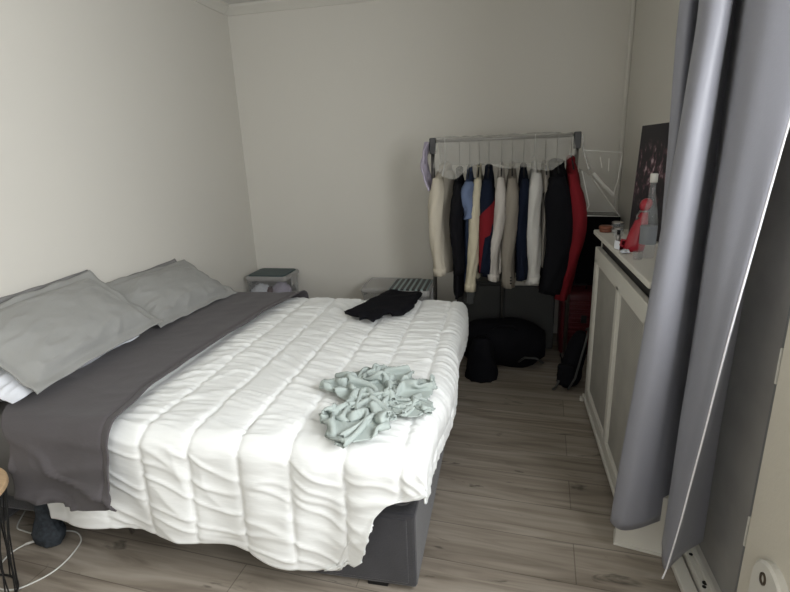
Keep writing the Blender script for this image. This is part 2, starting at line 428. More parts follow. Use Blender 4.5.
# fitted sheet over the head half of the mattress
TOP = .60
def drape(p, q, top, y0, y1, x1, r=.055, lift=0.0):
    """cloth coordinate (p along x, q along y) folded over a box's edges"""
    def g(e):
        if e <= 0: return 0.0, 0.0
        if e < r * pi / 2: return r * sin(e / r), r * (1 - cos(e / r))
        return r, r + e - r * pi / 2
    ex = p - (x1 - r); en = (y0 + r) - q; ef = q - (y1 - r)
    gx, hx = g(ex); gn, hn = g(en); gf, hf = g(ef)
    x = p if ex <= 0 else (x1 - r) + gx
    y = q
    if en > 0: y = (y0 + r) - gn
    if ef > 0: y = (y1 - r) + gf
    hy = hn + hf
    d = (hx ** 4 + hy ** 4) ** .25 if (hx > 0 and hy > 0) else hx + hy
    if hx > 0 and hy > 0:   # round the corner
        k = min(hx, hy, r) / r
        x -= .012 * k; y += .012 * k * (1 if hn > 0 else -1)
    return Vector((x, y, top - d + lift)), min(1, (hn + hx) / r), hn
def sheet_f(a, b):
    p = lerp(-2.19, -1.7, a); q = lerp(1.12, 3.45, b)
    P, s, hn = drape(p, q, .572, 1.462, 3.115, 5)
    P.y -= .004 * s * nz(p * 9, q * 3); P.z += .003 * nz(p * 7, q * 7)
    return P - Vector(bo)
o = solid(link('fitted_sheet', surf(30, 90, sheet_f), M['fitted'], bed, smooth=True), .004, 1)

# duvet ---------------------------------------------------------------
hem_near = [(-1.93, .485), (-1.46, .475), (-.97, .495), (-.80, .53), (-.65, .555), (-.56, .54), (-.525, .50)]
SEAM0, SEAMD = -1.505, .198
def duvet_f(a, b, base=False):
    # b: 0 near hem .. 1 far hem ; a: 0 head edge .. 1 foot edge
    # q runs over the near overhang, the top and the far overhang
    q0n = 1.405 + .055 - (.055 - .0)          # start of the near bend
    if b < .24: tb = b / .24; seg = 0
    # foot edge in cloth coordinate: pulled back where the cloth hangs deep on the near side
    depth_raw = 1 - min(1, b / .24)           # 1 at near hem, 0 at the top edge
    xe_hem, xe_top = -.505, .02
    if depth_raw > 0:
        k = depth_raw
        xe = interp([(0, -.05), (.18, -.085), (.34, -.14), (.44, -.37), (.55, -.44), (.8, -.51), (.95, -.56), (1, -.62)], k)
    else: xe = -.05
    p = lerp(-1.93 + .125 * smooth(depth_raw * 2), -.05, a) - (-.05 - xe) * a ** 7
    ov = interp(hem_near, min(p, -.50))
    if b < .24: q = 1.46 - ov * depth_raw
    else: q = lerp(1.46, 3.50, (b - .24) / .76)
    P, s, hn = drape(p, q, .625, 1.385, 3.17, -.228 + .02 * smooth((q - 1.4) / .5) - .015 * smooth((q - 2.4) / .7), r=.07)
    # quilting channels along y
    c = (p - SEAM0) / SEAMD
    w_ = abs(c - round(c)) * 2 * 1.0
    puff = (1 - (1 - w_) ** 8)
    edge = smooth(min(1, min(a, 1 - a) * 14)) * smooth(min(1, min(b, 1 - b) * 22))
    under = .35 + .65 * smooth((p + 1.50) / .08)           # pressed flat under the sheet
    amp = .0110 * puff * (.35 + .65 * edge) * under
    # gathers run out from the stitch lines across each channel; softer swags over several channels
    sk = 3.4 * nz(p * 2.3, q * 1.6, 8) + 1.6 * sin(math.floor(c) * 2.4)
    def crease(x, y, z): return max(0.0, 1 - abs(noise.noise(Vector((x, y, z)))) * 3.2) ** 1.6
    wr = crease(p * 1.9 + sk * .3, q * 8 + p * 2.2 + sk, .3) * .0045 * (.5 + .5 * puff)
    wr += crease(p * 2.2 + q * 1.2, q * 19 + 4 * p + sk, 4.3) * .0060
    wr += (1 - .8 * smooth((1.47 - q) * 12)) * crease(p * 5 + q * 2.0, q * 38 + 8 * p + sk, 6.3) * .0036 - .006
    wr += nz(p * 2.2 + 1, q * 2.0, 2.2) * .009
    wr *= under
    # big diagonal folds fanning to the near corner
    fan = exp(-((p + .62) ** 2) / .05 - ((q - 1.30) ** 2) / .07)
    wr += fan * .011 * sin(30 * (p * .95 - q * .30))
    d = amp + wr
    top_w = 1 - s
    P.z += d * max(0, 1 - hn / .07) + (0.0 if hn < .07 else .003 * nz(p * 6, q * 6))
    if hn > 0:
        t = min(1, hn / .07)
        P.y -= d * t * 1.15
        # the hanging part swings outwards and ripples at the hem
        P.y -= .018 * (hn / .5) * (1 + 1.1 * sin(p * 15.5 + 1.2)) * smooth(hn / .3)
    ex = p + .185 + .0
    if p > -.25: P.x += (d + .012 * sin(q * 7)) * smooth((p + .25) / .12)
    # far side slumps slightly
    return P
dv = link('duvet', surf(240, 300, duvet_f), M['duvet'], smooth=True)
solid(dv, .006, -1)
tag(dv, 'white quilted duvet with long stitched channels spread over the bed', 'duvet')

# grey flat sheet laid across the duvet -------------------------------
def throw_f(a, b):
    q = lerp(1.08, 3.42, b)
    right = interp([(.9, -1.375), (1.2, -1.385), (1.42, -1.40), (1.7, -1.46), (2.6, -1.43), (3.2, -1.35)], q) + .008 * nz(q * 5, 1.7)
    left = interp([(.9, -1.85), (1.30, -1.85), (1.46, -1.97), (1.9, -2.12), (3.5, -2.12)], q)
    p = lerp(left, right, a)
    # lies on mattress at the head side and climbs onto the duvet
    on = smooth((p + 1.98) / .12)
    on_top = .647 + .014 * smooth((p + 1.75) / .4)
    P, s, hn = drape(p, q, on_top, 1.355, 3.205, 5, r=.07)
    d = .006 * ridge(p * 3 + q * 1.1, q * 2.2 - p, .6) + .004 * nz(p * 8, q * 4) + .0025 * ridge(p * 6, q * 9, 3)
    edge = exp(-((1 - a) * 28) ** 2) * .007 - .006 * exp(-((1 - a - .075) * 70) ** 2)
    P.z += (d + edge) * (1 - min(1, hn / .07))
    if hn > 0:
        t = min(1, hn / .07); h2 = smooth(hn / .3)
        P.y -= (d + edge) * t + .012 * h2 + .022 * h2 * (.5 + .5 * sin(p * 17 + .4 + 2.2 * hn)) + .030 * ridge(p * 3.0 + hn * 4.5, hn * 4 - p * 1.5, .8) * h2
        cz = max(0.0, 1 - abs(nz(p * 3.6 - hn * 7.0, hn * 6.0 + p * 2.2, 5)) * 4.2) ** 1.3
        P.y -= .026 * cz * h2
        P.z += .012 * sin(p * 5.2) * h2
    return P
th = solid(link('grey_sheet', surf(100, 240, throw_f), M['throw'], smooth=True), .005, 1)
tag(th, 'taupe grey flat sheet laid across the bed over the duvet, hanging down the near side', 'sheet')

# pillows -------------------------------------------------------------
def pillow(name, label, cat, loc, wid, hgt, thick, rot, m, seed, flange=.045, group=None, piping=True):
    def f(sgn):
        def g(a, b):
            u, v = a * 2 - 1, b * 2 - 1
            fu, fv = 1 - flange * 2 / wid, 1 - flange * 2 / hgt
            x, y = u / fu, v / fv
            hgt_ = 0
            if abs(x) < 1 and abs(y) < 1:
                hgt_ = ((1 - abs(x) ** 2.6) ** .62) * ((1 - abs(y) ** 2.4) ** .62)
            dent = 1 - .16 * exp(-((u + .1) ** 2 + (v - .2) ** 2) / .2)
            n = .010 * nz(u * 1.6 + seed, v * 1.8, seed) 
            rim = max(abs(x), abs(y))
            n += .012 * max(0, 1 - 3 * abs(nz(u * 2.2 + seed, v * 2.8, 11))) ** 2 * smooth((rim - .25) / .6) + .004 * nz(u * 7, v * 7, seed)
            zz = sgn * (thick / 2 * hgt_ * dent + (n * min(1, hgt_ * 3 + .15) if sgn > 0 else 0)) + sgn * .002
            zz += .010 * nz(u * 2.6 + seed, v * 2.6, 7) + .014 * smooth((max(abs(u), abs(v)) - .8) * 5) * nz(u * 4, v * 4, seed)
            # corners pull out, sides pull in
            px = u * wid / 2 * (1 - .035 * (1 - v * v) * abs(u)); py = v * hgt / 2 * (1 - .05 * (1 - u * u) * abs(v))
            return (px, py, zz)
        return g
    nu, nv = 64, 48
    bm = bmesh.new()
    grids = []
    for sgn in (1, -1):
        g = f(sgn)
        grids.append([[bm.verts.new(g(i / nu, j / nv)) for j in range(nv + 1)] for i in range(nu + 1)])
    for gi, G in enumerate(grids):
        for i in range(nu):
            for j in range(nv):
                fs = (G[i][j], G[i + 1][j], G[i + 1][j + 1], G[i][j + 1])
                bm.faces.new(fs if gi == 0 else fs[::-1])
    A, D = grids
    ring = [(i, 0) for i in range(nu)] + [(nu, j) for j in range(nv)] + [(i, nv) for i in range(nu, 0, -1)] + [(0, j) for j in range(nv, 0, -1)]
    for k in range(len(ring)):
        i, j = ring[k]; i2, j2 = ring[(k + 1) % len(ring)]
        bm.faces.new((A[i][j], D[i][j], D[i2][j2], A[i2][j2]))
    o = link(name, bm, m, smooth=True)
    o.matrix_world = Matrix.Translation(loc) @ rot
    return tag(o, label, cat, group)
def prot(lean, yaw=0.0, roll=0.0):
    """pillow local x -> world -y.. ; v (local y) rises up the slope towards the wall"""
    c, s = cos(lean), sin(lean)
    ux = Vector((0, 1, 0)); uy = Vector((-c, 0, s)); uz = ux.cross(uy)
    m = Matrix((( ux.x, uy.x, uz.x), (ux.y, uy.y, uz.y), (ux.z, uy.z, uz.z)))
    if uz.z < 0: m = m @ Matrix.Rotation(pi, 3, 'Y')
    return (Matrix.Rotation(yaw, 3, 'Z') @ m @ Matrix.Rotation(roll, 3, 'Z')).to_4x4()
pillow('pillow', 'white pillow lying flat beneath the near light grey pillow', 'pillow', (-2.075, 1.80, .715), .74, .36, .12, prot(radians(8)), M['white_cotton'], 9.1, flange=.01)
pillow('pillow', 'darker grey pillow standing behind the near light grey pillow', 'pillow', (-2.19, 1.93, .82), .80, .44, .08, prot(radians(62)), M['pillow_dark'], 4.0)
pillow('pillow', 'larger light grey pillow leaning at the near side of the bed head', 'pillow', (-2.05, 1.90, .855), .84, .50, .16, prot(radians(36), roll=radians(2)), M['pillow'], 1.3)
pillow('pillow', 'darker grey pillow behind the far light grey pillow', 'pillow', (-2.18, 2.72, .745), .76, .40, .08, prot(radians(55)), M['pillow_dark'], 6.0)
pillow('pillow', 'light grey pillow leaning at the far side of the bed head', 'pillow', (-2.07, 2.74, .785), .80, .47, .15, prot(radians(30), roll=radians(-3)), M['pillow'], 2.4)

# black garment spread on the duvet -----------------------------------
out_l = [(0, -.60), (.10, -.60), (.12, -.72), (.22, -.74), (.25, -.88), (.33, -.88), (.42, -.80), (.70, -.80), (.85, -.74), (1, -.72)]
out_r = [(0, -.44), (.2, -.46), (.5, -.50), (.8, -.53), (1, -.52)]
def blk_f(a, b):
    y = lerp(2.62, 3.17, b)
    y += .03 * sin(a * 9) * exp(-b * 9)
    l = interp([(0, -.80), (.08, -.815), (.13, -.86), (.20, -.92), (.26, -.90), (.45, -.86), (.7, -.82), (1, -.78)], b)
    r = interp([(0, -.63), (.10, -.60), (.2, -.57), (.5, -.53), (1, -.52)], b)
    x = lerp(l, r, a) + .012 * nz(b * 9, 3)
    if b < .25: y += .09 * smooth((a - .55) / .12) * (1 - b / .25)
    z = .672 + .010 * ridge(x * 6, y * 4) + .006 * nz(x * 14, y * 14)
    e = min(a, 1 - a, b) * 12
    z -= .014 * (1 - smooth(e))
    return (x, y, z)
bk = solid(link('black_garment', surf(50, 60, blk_f), M['black_cloth'], smooth=True), .018, 0)
tag(bk, 'black knitted garment spread flat at the far end of the white duvet', 'garment')

def crumple(n, lx, ly, shrink, seed, iters=260, swirl=1.0, lift=.05):
    """relax a square of cloth whose footprint has been pushed together: it buckles into real folds"""
    rng = np.random.RandomState(seed)
    u, v = np.meshgrid(np.linspace(-1, 1, n), np.linspace(-1, 1, n), indexing='ij')
    # cut to a shirt-like rounded outline is done by the caller through the mask
    flat = np.stack([u * lx / 2, v * ly / 2, np.zeros_like(u)], -1)
    r = np.sqrt(u ** 2 + v ** 2)
    wob = np.zeros_like(u); wob2 = np.zeros_like(u); hz = np.zeros_like(u)
    for k in range(14):
        fx, fy = rng.uniform(-7, 7, 2); ph, ph2, ph3 = rng.uniform(0, 6.28, 3)
        am = 1 / (1 + .25 * math.hypot(fx, fy))
        wob += am * np.sin(fx * u + fy * v + ph); wob2 += am * np.sin(fx * v - fy * u + ph2); hz += am * np.sin(1.5 * (fx * u + fy * v) + ph3)
    an = swirl * np.exp(-r * 1.6) 
    P = flat.copy()
    x = flat[..., 0] * shrink + .016 * wob; y = flat[..., 1] * shrink + .016 * wob2
    P[..., 0] = x * np.cos(an) - y * np.sin(an); P[..., 1] = x * np.sin(an) + y * np.cos(an)
    P[..., 2] = lift * (.7 + .5 * hz)
    goal = P[..., :2].copy(); vel = np.zeros_like(P)
    cons = []
    for dx, dy, st in ((1, 0, 1), (0, 1, 1), (1, 1, .6), (1, -1, .6), (2, 0, .25), (0, 2, .25), (4, 0, .06), (0, 4, .06)):
        if dy >= 0: A = (slice(0, n - dx), slice(0, n - dy)); D = (slice(dx, n), slice(dy, n))
        else: A = (slice(0, n - dx), slice(1, n)); D = (slice(dx, n), slice(0, n - 1))
        cons.append((A, D, math.hypot(dx * lx / (n - 1), dy * ly / (n - 1)), st))
    for it in range(iters):
        old = P.copy()
        vel[..., 2] -= .0006
        P = P + vel
        for _ in range(6):
            for A, D, L0, st in cons:
                d = P[D] - P[A]; L = np.sqrt((d ** 2).sum(-1, keepdims=True)) + 1e-9
                c = d * (.5 * st * .8 * (L - L0) / L)
                P[A] += c; P[D] -= c
            P[..., :2] += (goal - P[..., :2]) * .004
            P[..., 2] = np.maximum(P[..., 2], 0)
            P[..., 2] = np.where(P[..., 2] > .075, .075 + (P[..., 2] - .075) * .9, P[..., 2])
        vel = (P - old) * .86
        g = P[..., 2] < .001
        vel[g] *= .2
    return P

# crumpled T-shirt: main heap (shirt outline with two sleeves) and the twisted lobe in front, one mesh
bm = bmesh.new()
def add_crumple(n, P, T, mask):
    V = {}
    def gv(i, j):
        if (i, j) not in V: V[(i, j)] = bm.verts.new(T(Vector(P[i, j].tolist())))
        return V[(i, j)]
    for i in range(n - 1):
        for j in range(n - 1):
            if mask(2 * (i + .5) / (n - 1) - 1, 2 * (j + .5) / (n - 1) - 1):
                bm.faces.new((gv(i, j), gv(i + 1, j), gv(i + 1, j + 1), gv(i, j + 1)))
TZ = .662
P1 = crumple(84, .86, .86, .56, 1, swirl=1.0, iters=150)
a1 = radians(35)
add_crumple(84, P1, lambda p: Vector((-.495 + (p.x * cos(a1) - p.y * sin(a1)) * .80, 1.80 + (p.x * sin(a1) + p.y * cos(a1)) * .70, TZ + p.z * .95)), lambda u, v: abs(u) ** 2.6 + abs(v) ** 2.6 < .93 + .35 * nz(u * 2.4, v * 2.4, 5))
P2 = crumple(60, .52, .52, .50, 5, swirl=2.4, iters=130, lift=.05)
add_crumple(60, P2, lambda p: Vector((-.495 + p.x * .88, 1.560 + p.y * 1.15, TZ + .004 + p.z * 1.05)), lambda u, v: u * u + v * v < .92 + .2 * nz(u * 3, v * 3))
P3 = crumple(44, .34, .26, .55, 8, swirl=.6, iters=110, lift=.03)
add_crumple(44, P3, lambda p: Vector((-.315 + p.x * .9, 1.685 + p.y, TZ + p.z * .8)), lambda u, v: (u * u + v * v < .95 + .2 * nz(u * 3, v * 3)) and (u - .1) ** 2 + v * v > .03)
tee = link('tshirt', bm, M['tee'], smooth=True)
solid(tee, .0025)
tag(tee, 'crumpled mint grey T-shirt heaped on the white duvet near the foot', 'T-shirt')

# ------------------------------------------------------------------ curtain
up_pts = [(.580, 1.93), (.540, 1.90), (.513, 1.862), (.542, 1.842), (.612, 1.95), (.578, 1.83), (.532, 1.745), (.545, 1.680), (.594, 1.682), (.616, 1.76), (.684, 1.90),
          (.632, 1.71), (.612, 1.63), (.630, 1.565), (.668, 1.515), (.704, 1.482), (.722, 1.498), (.715, 1.56), (.742, 1.66), (.765, 1.76)]
lo_pts = [(.60, 1.866), (.575, 1.862), (.560, 1.855), (.575, 1.848), (.590, 1.852), (.500, 1.825), (.442, 1.785), (.475, 1.745), (.540, 1.752), (.598, 1.78), (.672, 1.83),
          (.630, 1.75), (.604, 1.69), (.592, 1.64), (.585, 1.605), (.580, 1.575), (.592, 1.566), (.625, 1.60), (.69, 1.67), (.755, 1.73)]
def cur_f(a, b):
    z = lerp(.155, 2.72, b)
    t = smooth((z - .15) / 1.75) if z < 1.9 else 1
    t = min(1, (z - .15) / 1.75)
    x0, y0 = catmull(lo_pts, a); x1, y1 = catmull(up_pts, a)
    x, y = lerp(x0, x1, t), lerp(y0, y1, t)
    x += .007 * nz(a * 11, z * 2.2, .4) * (1 - .3 * t); y += .007 * nz(a * 9 + 4, z * 2.6, 1.4)
    z += .010 * sin(a * 30) * (1 - b)
    return (x, y, z)
cu = thing('curtain', 'long grey satin curtain hanging in deep folds beside the french window', 'curtain', (.6, 1.7, .155))
def Lc(bm): return L2(bm, (.6, 1.7, .155))
o = solid(link('curtain_cloth', Lc(surf(190, 70, cur_f)), M['curtain'], cu, smooth=True), .003)
HE = 15.6 / 19
bm = bmesh.new()
pts = []
for k in range(61):
    p = Vector(cur_f(HE, k / 60)); pts.append(p + Vector((-.003, -.005, 0)))
pts.insert(0, pts[0] + Vector((-.012, -.01, -.028)))
tube(bm, pts, .0028, 6)
link('pale_hem', Lc(bm), M['hem'], cu)
# rail the curtain hangs from
rl = tag(link('curtain_rail', tube(bmesh.new(), [(.64, -.5, 2.745), (.64, 1.95, 2.745)], .013), M['trim']),
         'white curtain rail under the ceiling above the french window', 'curtain rail')

# ------------------------------------------------------------------ radiator cover
rc = thing('radiator_cover', 'old white wooden radiator cover with perforated panels under a shelf top', 'radiator cover', (.71, 2.45, 0))
ro = (.71, 2.45, 0)
Y0, Y1, FX = 1.90, 3.06, .53
link('shelf_top', L2(B(FX - .014, XR - .003, Y0 - .01, Y1 + .02, 1.078, 1.104, bev=.006), ro), M['white_paint'], rc)
bm = bmesh.new()
box(bm, FX, FX + .03, Y0, Y1, .92, 1.008, bev=.004); box(bm, FX, FX + .03, Y0, Y1, .03, .115, bev=.004)
for a, b_ in ((Y0, Y0 + .05), (2.40, 2.455), (Y1 - .07, Y1)):
    box(bm, FX, FX + .03, a, b_, .10, .94, bev=.004)
box(bm, FX - .012, FX, Y0, Y1, .035, .06, bev=.004)
link('front_frame', L2(bm, ro), M['white_paint'], rc)
for a, b_ in ((Y0 + .05, 2.40), (2.455, Y1 - .07)):
    link('perforated_panel', L2(B(FX + .014, FX + .020, a - .004, b_ + .004, .105, .94), ro), M['mesh_panel'], rc)
    bm = bmesh.new()
    for q in ((a, b_, .925, .935), (a, b_, .113, .123), (a, a + .01, .12, .93), (b_ - .01, b_, .12, .93)):
        box(bm, FX + .004, FX + .016, *q, bev=.002)
    link('panel_moulding', L2(bm, ro), M['white_paint'], rc)
link('end_panel', L2(B(FX + .03, XR - .003, Y1 - .025, Y1, .03, 1.078, bev=.003), ro), M['white_paint'], rc)
link('end_panel', L2(B(FX + .03, XR - .003, Y0, Y0 + .025, .03, 1.078, bev=.003), ro), M['white_paint'], rc)
link('slit_shade', L2(B(FX + .032, XR - .02, Y0 + .03, Y1 - .03, 1.0, 1.077), ro), M['black_plastic'], rc)  # black block behind the slit under the shelf, standing in for its shade
for y in (Y0 + .03, Y1 - .03, 2.43):
    link('foot', L2(B(FX + .002, FX + .035, y - .02, y + .02, 0, .032, bev=.003), ro), M['white_paint'], rc)
link('foot', L2(tube(bmesh.new(), [(FX - .012, Y1 + .012, 0), (FX - .012, Y1 + .012, .028)], .013), ro), M['white_paint'], rc)
# low white block by the end of the cover
bm = B(-.09, .085, -.035, .045, 0, .27, bev=.003)
box(bm, -.094, .088, -.041, .045, 0.0, .012, bev=.002)
pb = link('plinth_block', bm, M['white_paint'], loc=(.575, 1.845, 0), rot=(0, 0, radians(-12)))
pb.location = (.572, 1.845, 0)
tag(pb, 'low white painted block on the floor under the curtain hem', 'plinth')

# ------------------------------------------------------------------ things on the shelf
SZ = 1.1045
# picture
pic = thing('picture', 'dark unframed print of a night crowd leaning above the radiator shelf', 'picture', (.657, 2.85, SZ), 0)
bm = B(-.006, .006, -.40, .0, 0.0, .56, bev=.001)
cv = link('canvas', bm, M['poster'], pic)
pic.rotation_euler = (radians(-2), radians(4), radians(24))
link('backing', B(.007, .016, -.395, -.005, .005, .555), M['black_plastic'], pic)
# red flask
def lean_flask(bm):
    for v in bm.verts: v.co = Vector((v.co.x * 1.2 + max(0, v.co.z) * .20, v.co.y * 1.2, v.co.z * 1.22))
rf = thing('flask', 'red cone-shaped plastic flask with round knob and metal clasp', 'flask', (.592, 2.46, SZ))
bm = bmesh.new()
lathe(bm, [(.032, 0), (.036, .004), (.037, .03), (.034, .06), (.026, .10), (.018, .135), (.015, .148)], 28)
lean_flask(bm)
link('body', bm, M['red'], rf, smooth=True)
bm = bmesh.new()
lathe(bm, [(.008, .148), (.013, .152), (.020, .163), (.022, .175), (.018, .188), (.008, .195)], 24)
lean_flask(bm)
link('knob', bm, M['red'], rf, smooth=True)
bm = bmesh.new(); tube(bm, [(-.017, -.012, .147), (-.026, -.02, .135), (-.024, -.022, .12), (-.017, -.02, .128)], .0035, 6)
lathe(bm, [(.017, .146), (.018, .149), (.017, .152)], 20)
lean_flask(bm)
link('clasp', bm, M['chrome'], rf, smooth=True)
bm = bmesh.new(); tube(bm, [(-.03, .0, .045), (-.05, .01, .05), (-.055, .012, .025), (-.034, .0, .015)], .006, 8)
link('handle', bm, M['red'], rf, smooth=True)
# clear bottle
bt = thing('bottle', 'tall clear glass bottle with pale label standing beside the red flask', 'bottle', (.612, 2.32, SZ))
bt.scale = (1.1, 1.1, 1.18)
bm = bmesh.new()
lathe(bm, [(.028, 0), (.030, .006), (.030, .13), (.027, .16), (.017, .20), (.0115, .235), (.0105, .27), (.0125, .274), (.0125, .282), (.009, .283)], 28)
link('glass_body', bm, M['glass'], bt, smooth=True)
link('cap', lathe(bmesh.new(), [(.0135, .27), (.0138, .298), (.012, .301)], 20), M['trim'], bt, smooth=True)
link('paper_label', lathe(bmesh.new(), [(.0305, .05), (.0308, .051), (.0308, .115), (.0305, .116)], 28), M['label_paper'], bt, smooth=True)
# small glass beside it
gl = thing('glass', 'small empty drinking glass at the foot of the clear bottle', 'glass', (.566, 2.27, SZ))
link('bowl', lathe(bmesh.new(), [(.016, 0), (.019, .003), (.021, .035), (.020, .035), (.018, .005), (.001, .005)], 20), M['glass'], gl, smooth=True)
# red and white carton
ct = thing('carton', 'small red and white carton lying on the shelf edge by the flask', 'carton', (.548, 2.50, SZ), radians(25))
link('box', B(-.024, .024, -.018, .018, 0, .040, bev=.003), M['dark_red'], ct)
link('band', B(-.0255, -.0225, -.0195, .0195, .001, .0405, bev=.002), M['white_cotton'], ct)
cr_ = link('crumpled_tissue', surf(10, 10, lambda a, b: ((a - .5) * .034, (b - .5) * .03, .006 + .010 * abs(nz(a * 5, b * 5, 2)) * 2)), M['white_cotton'], smooth=True)
cr_.location = (.542, 2.395, SZ - .003); solid(cr_, .004, 1)
tag(cr_, 'scrap of white tissue lying in front of the red flask', 'tissue')
# jars at the far end
jr = thing('jar', 'brown lidded pot at the far end of the radiator shelf', 'jar', (.566, 2.99, SZ))
link('pot', lathe(bmesh.new(), [(.030, 0), (.034, .004), (.034, .018), (.030, .020)], 24), M['brown'], jr, smooth=True)
link('lid', lathe(bmesh.new(), [(.036, .020), (.037, .022), (.037, .032), (.033, .036)], 24), M['brown'], jr, smooth=True)
for i, (x, y, r, h_, lab) in enumerate(((.622, 2.97, .034, .050, 'tallest clear glass trinket jar beside the brown pot'), (.600, 2.84, .024, .038, 'clear glass trinket jar nearest the leaning picture'))):
    g_ = thing('glass_jar', lab, 'jar', (x, y, SZ), 0)
    link('jar_body', lathe(bmesh.new(), [(r * .8, 0), (r, .004), (r, h_ * .8), (r * .85, h_)], 22), M['glass'], g_, smooth=True)
    link('jar_lid', lathe(bmesh.new(), [(r * .9, h_), (r * .95, h_ + .003), (r * .9, h_ + .010), (r * .3, h_ + .013)], 22), M['chrome'], g_, smooth=True)
bs = thing('vial', 'small dark capped vial between the glass jars and the carton', 'vial', (.565, 2.66, SZ))
link('vial_body', lathe(bmesh.new(), [(.011, 0), (.012, .003), (.012, .035), (.007, .042)], 16), M['chrome'], bs, smooth=True)
link('cap', lathe(bmesh.new(), [(.008, .042), (.008, .062), (.006, .064)], 16), M['black_plastic'], bs, smooth=True)

# ------------------------------------------------------------------ clothes rack
RX0, RX1, RY, RZ = -.49, .462, 3.60, 1.64
rk = thing('clothes_rack', 'free-standing metal clothes rail loaded with hanging clothes', 'clothes rack', (0, RY, 0))
def Lr(bm): return L2(bm, (0, RY, 0))
link('rail', Lr(tube(bmesh.new(), [(RX0 - .02, RY, RZ), (RX1 + .01, RY, RZ)], .012, 12)), M['chrome'], rk, smooth=True)
for x in (RX0, RX1):
    link('upright', Lr(tube(bmesh.new(), [(x, RY, .06), (x, RY, RZ + .02)], .014, 12)), M['chrome'], rk, smooth=True)
    link('corner_joint', Lr(B(x - .022, x + .022, RY - .024, RY + .024, RZ - .085, RZ + .022, bev=.006)), M['dark_joint'], rk)
    link('base_bar', Lr(tube(bmesh.new(), [(x, RY - .12, .06), (x, RY + .09, .06)], .013, 10)), M['chrome'], rk, smooth=True)
    for dy in (-.105, .075):
        link('caster', Lr(tube(bmesh.new(), [(x - .012, RY + dy, .028), (x + .012, RY + dy, .028)], .027, 14)), M['black_plastic'], rk, smooth=True)

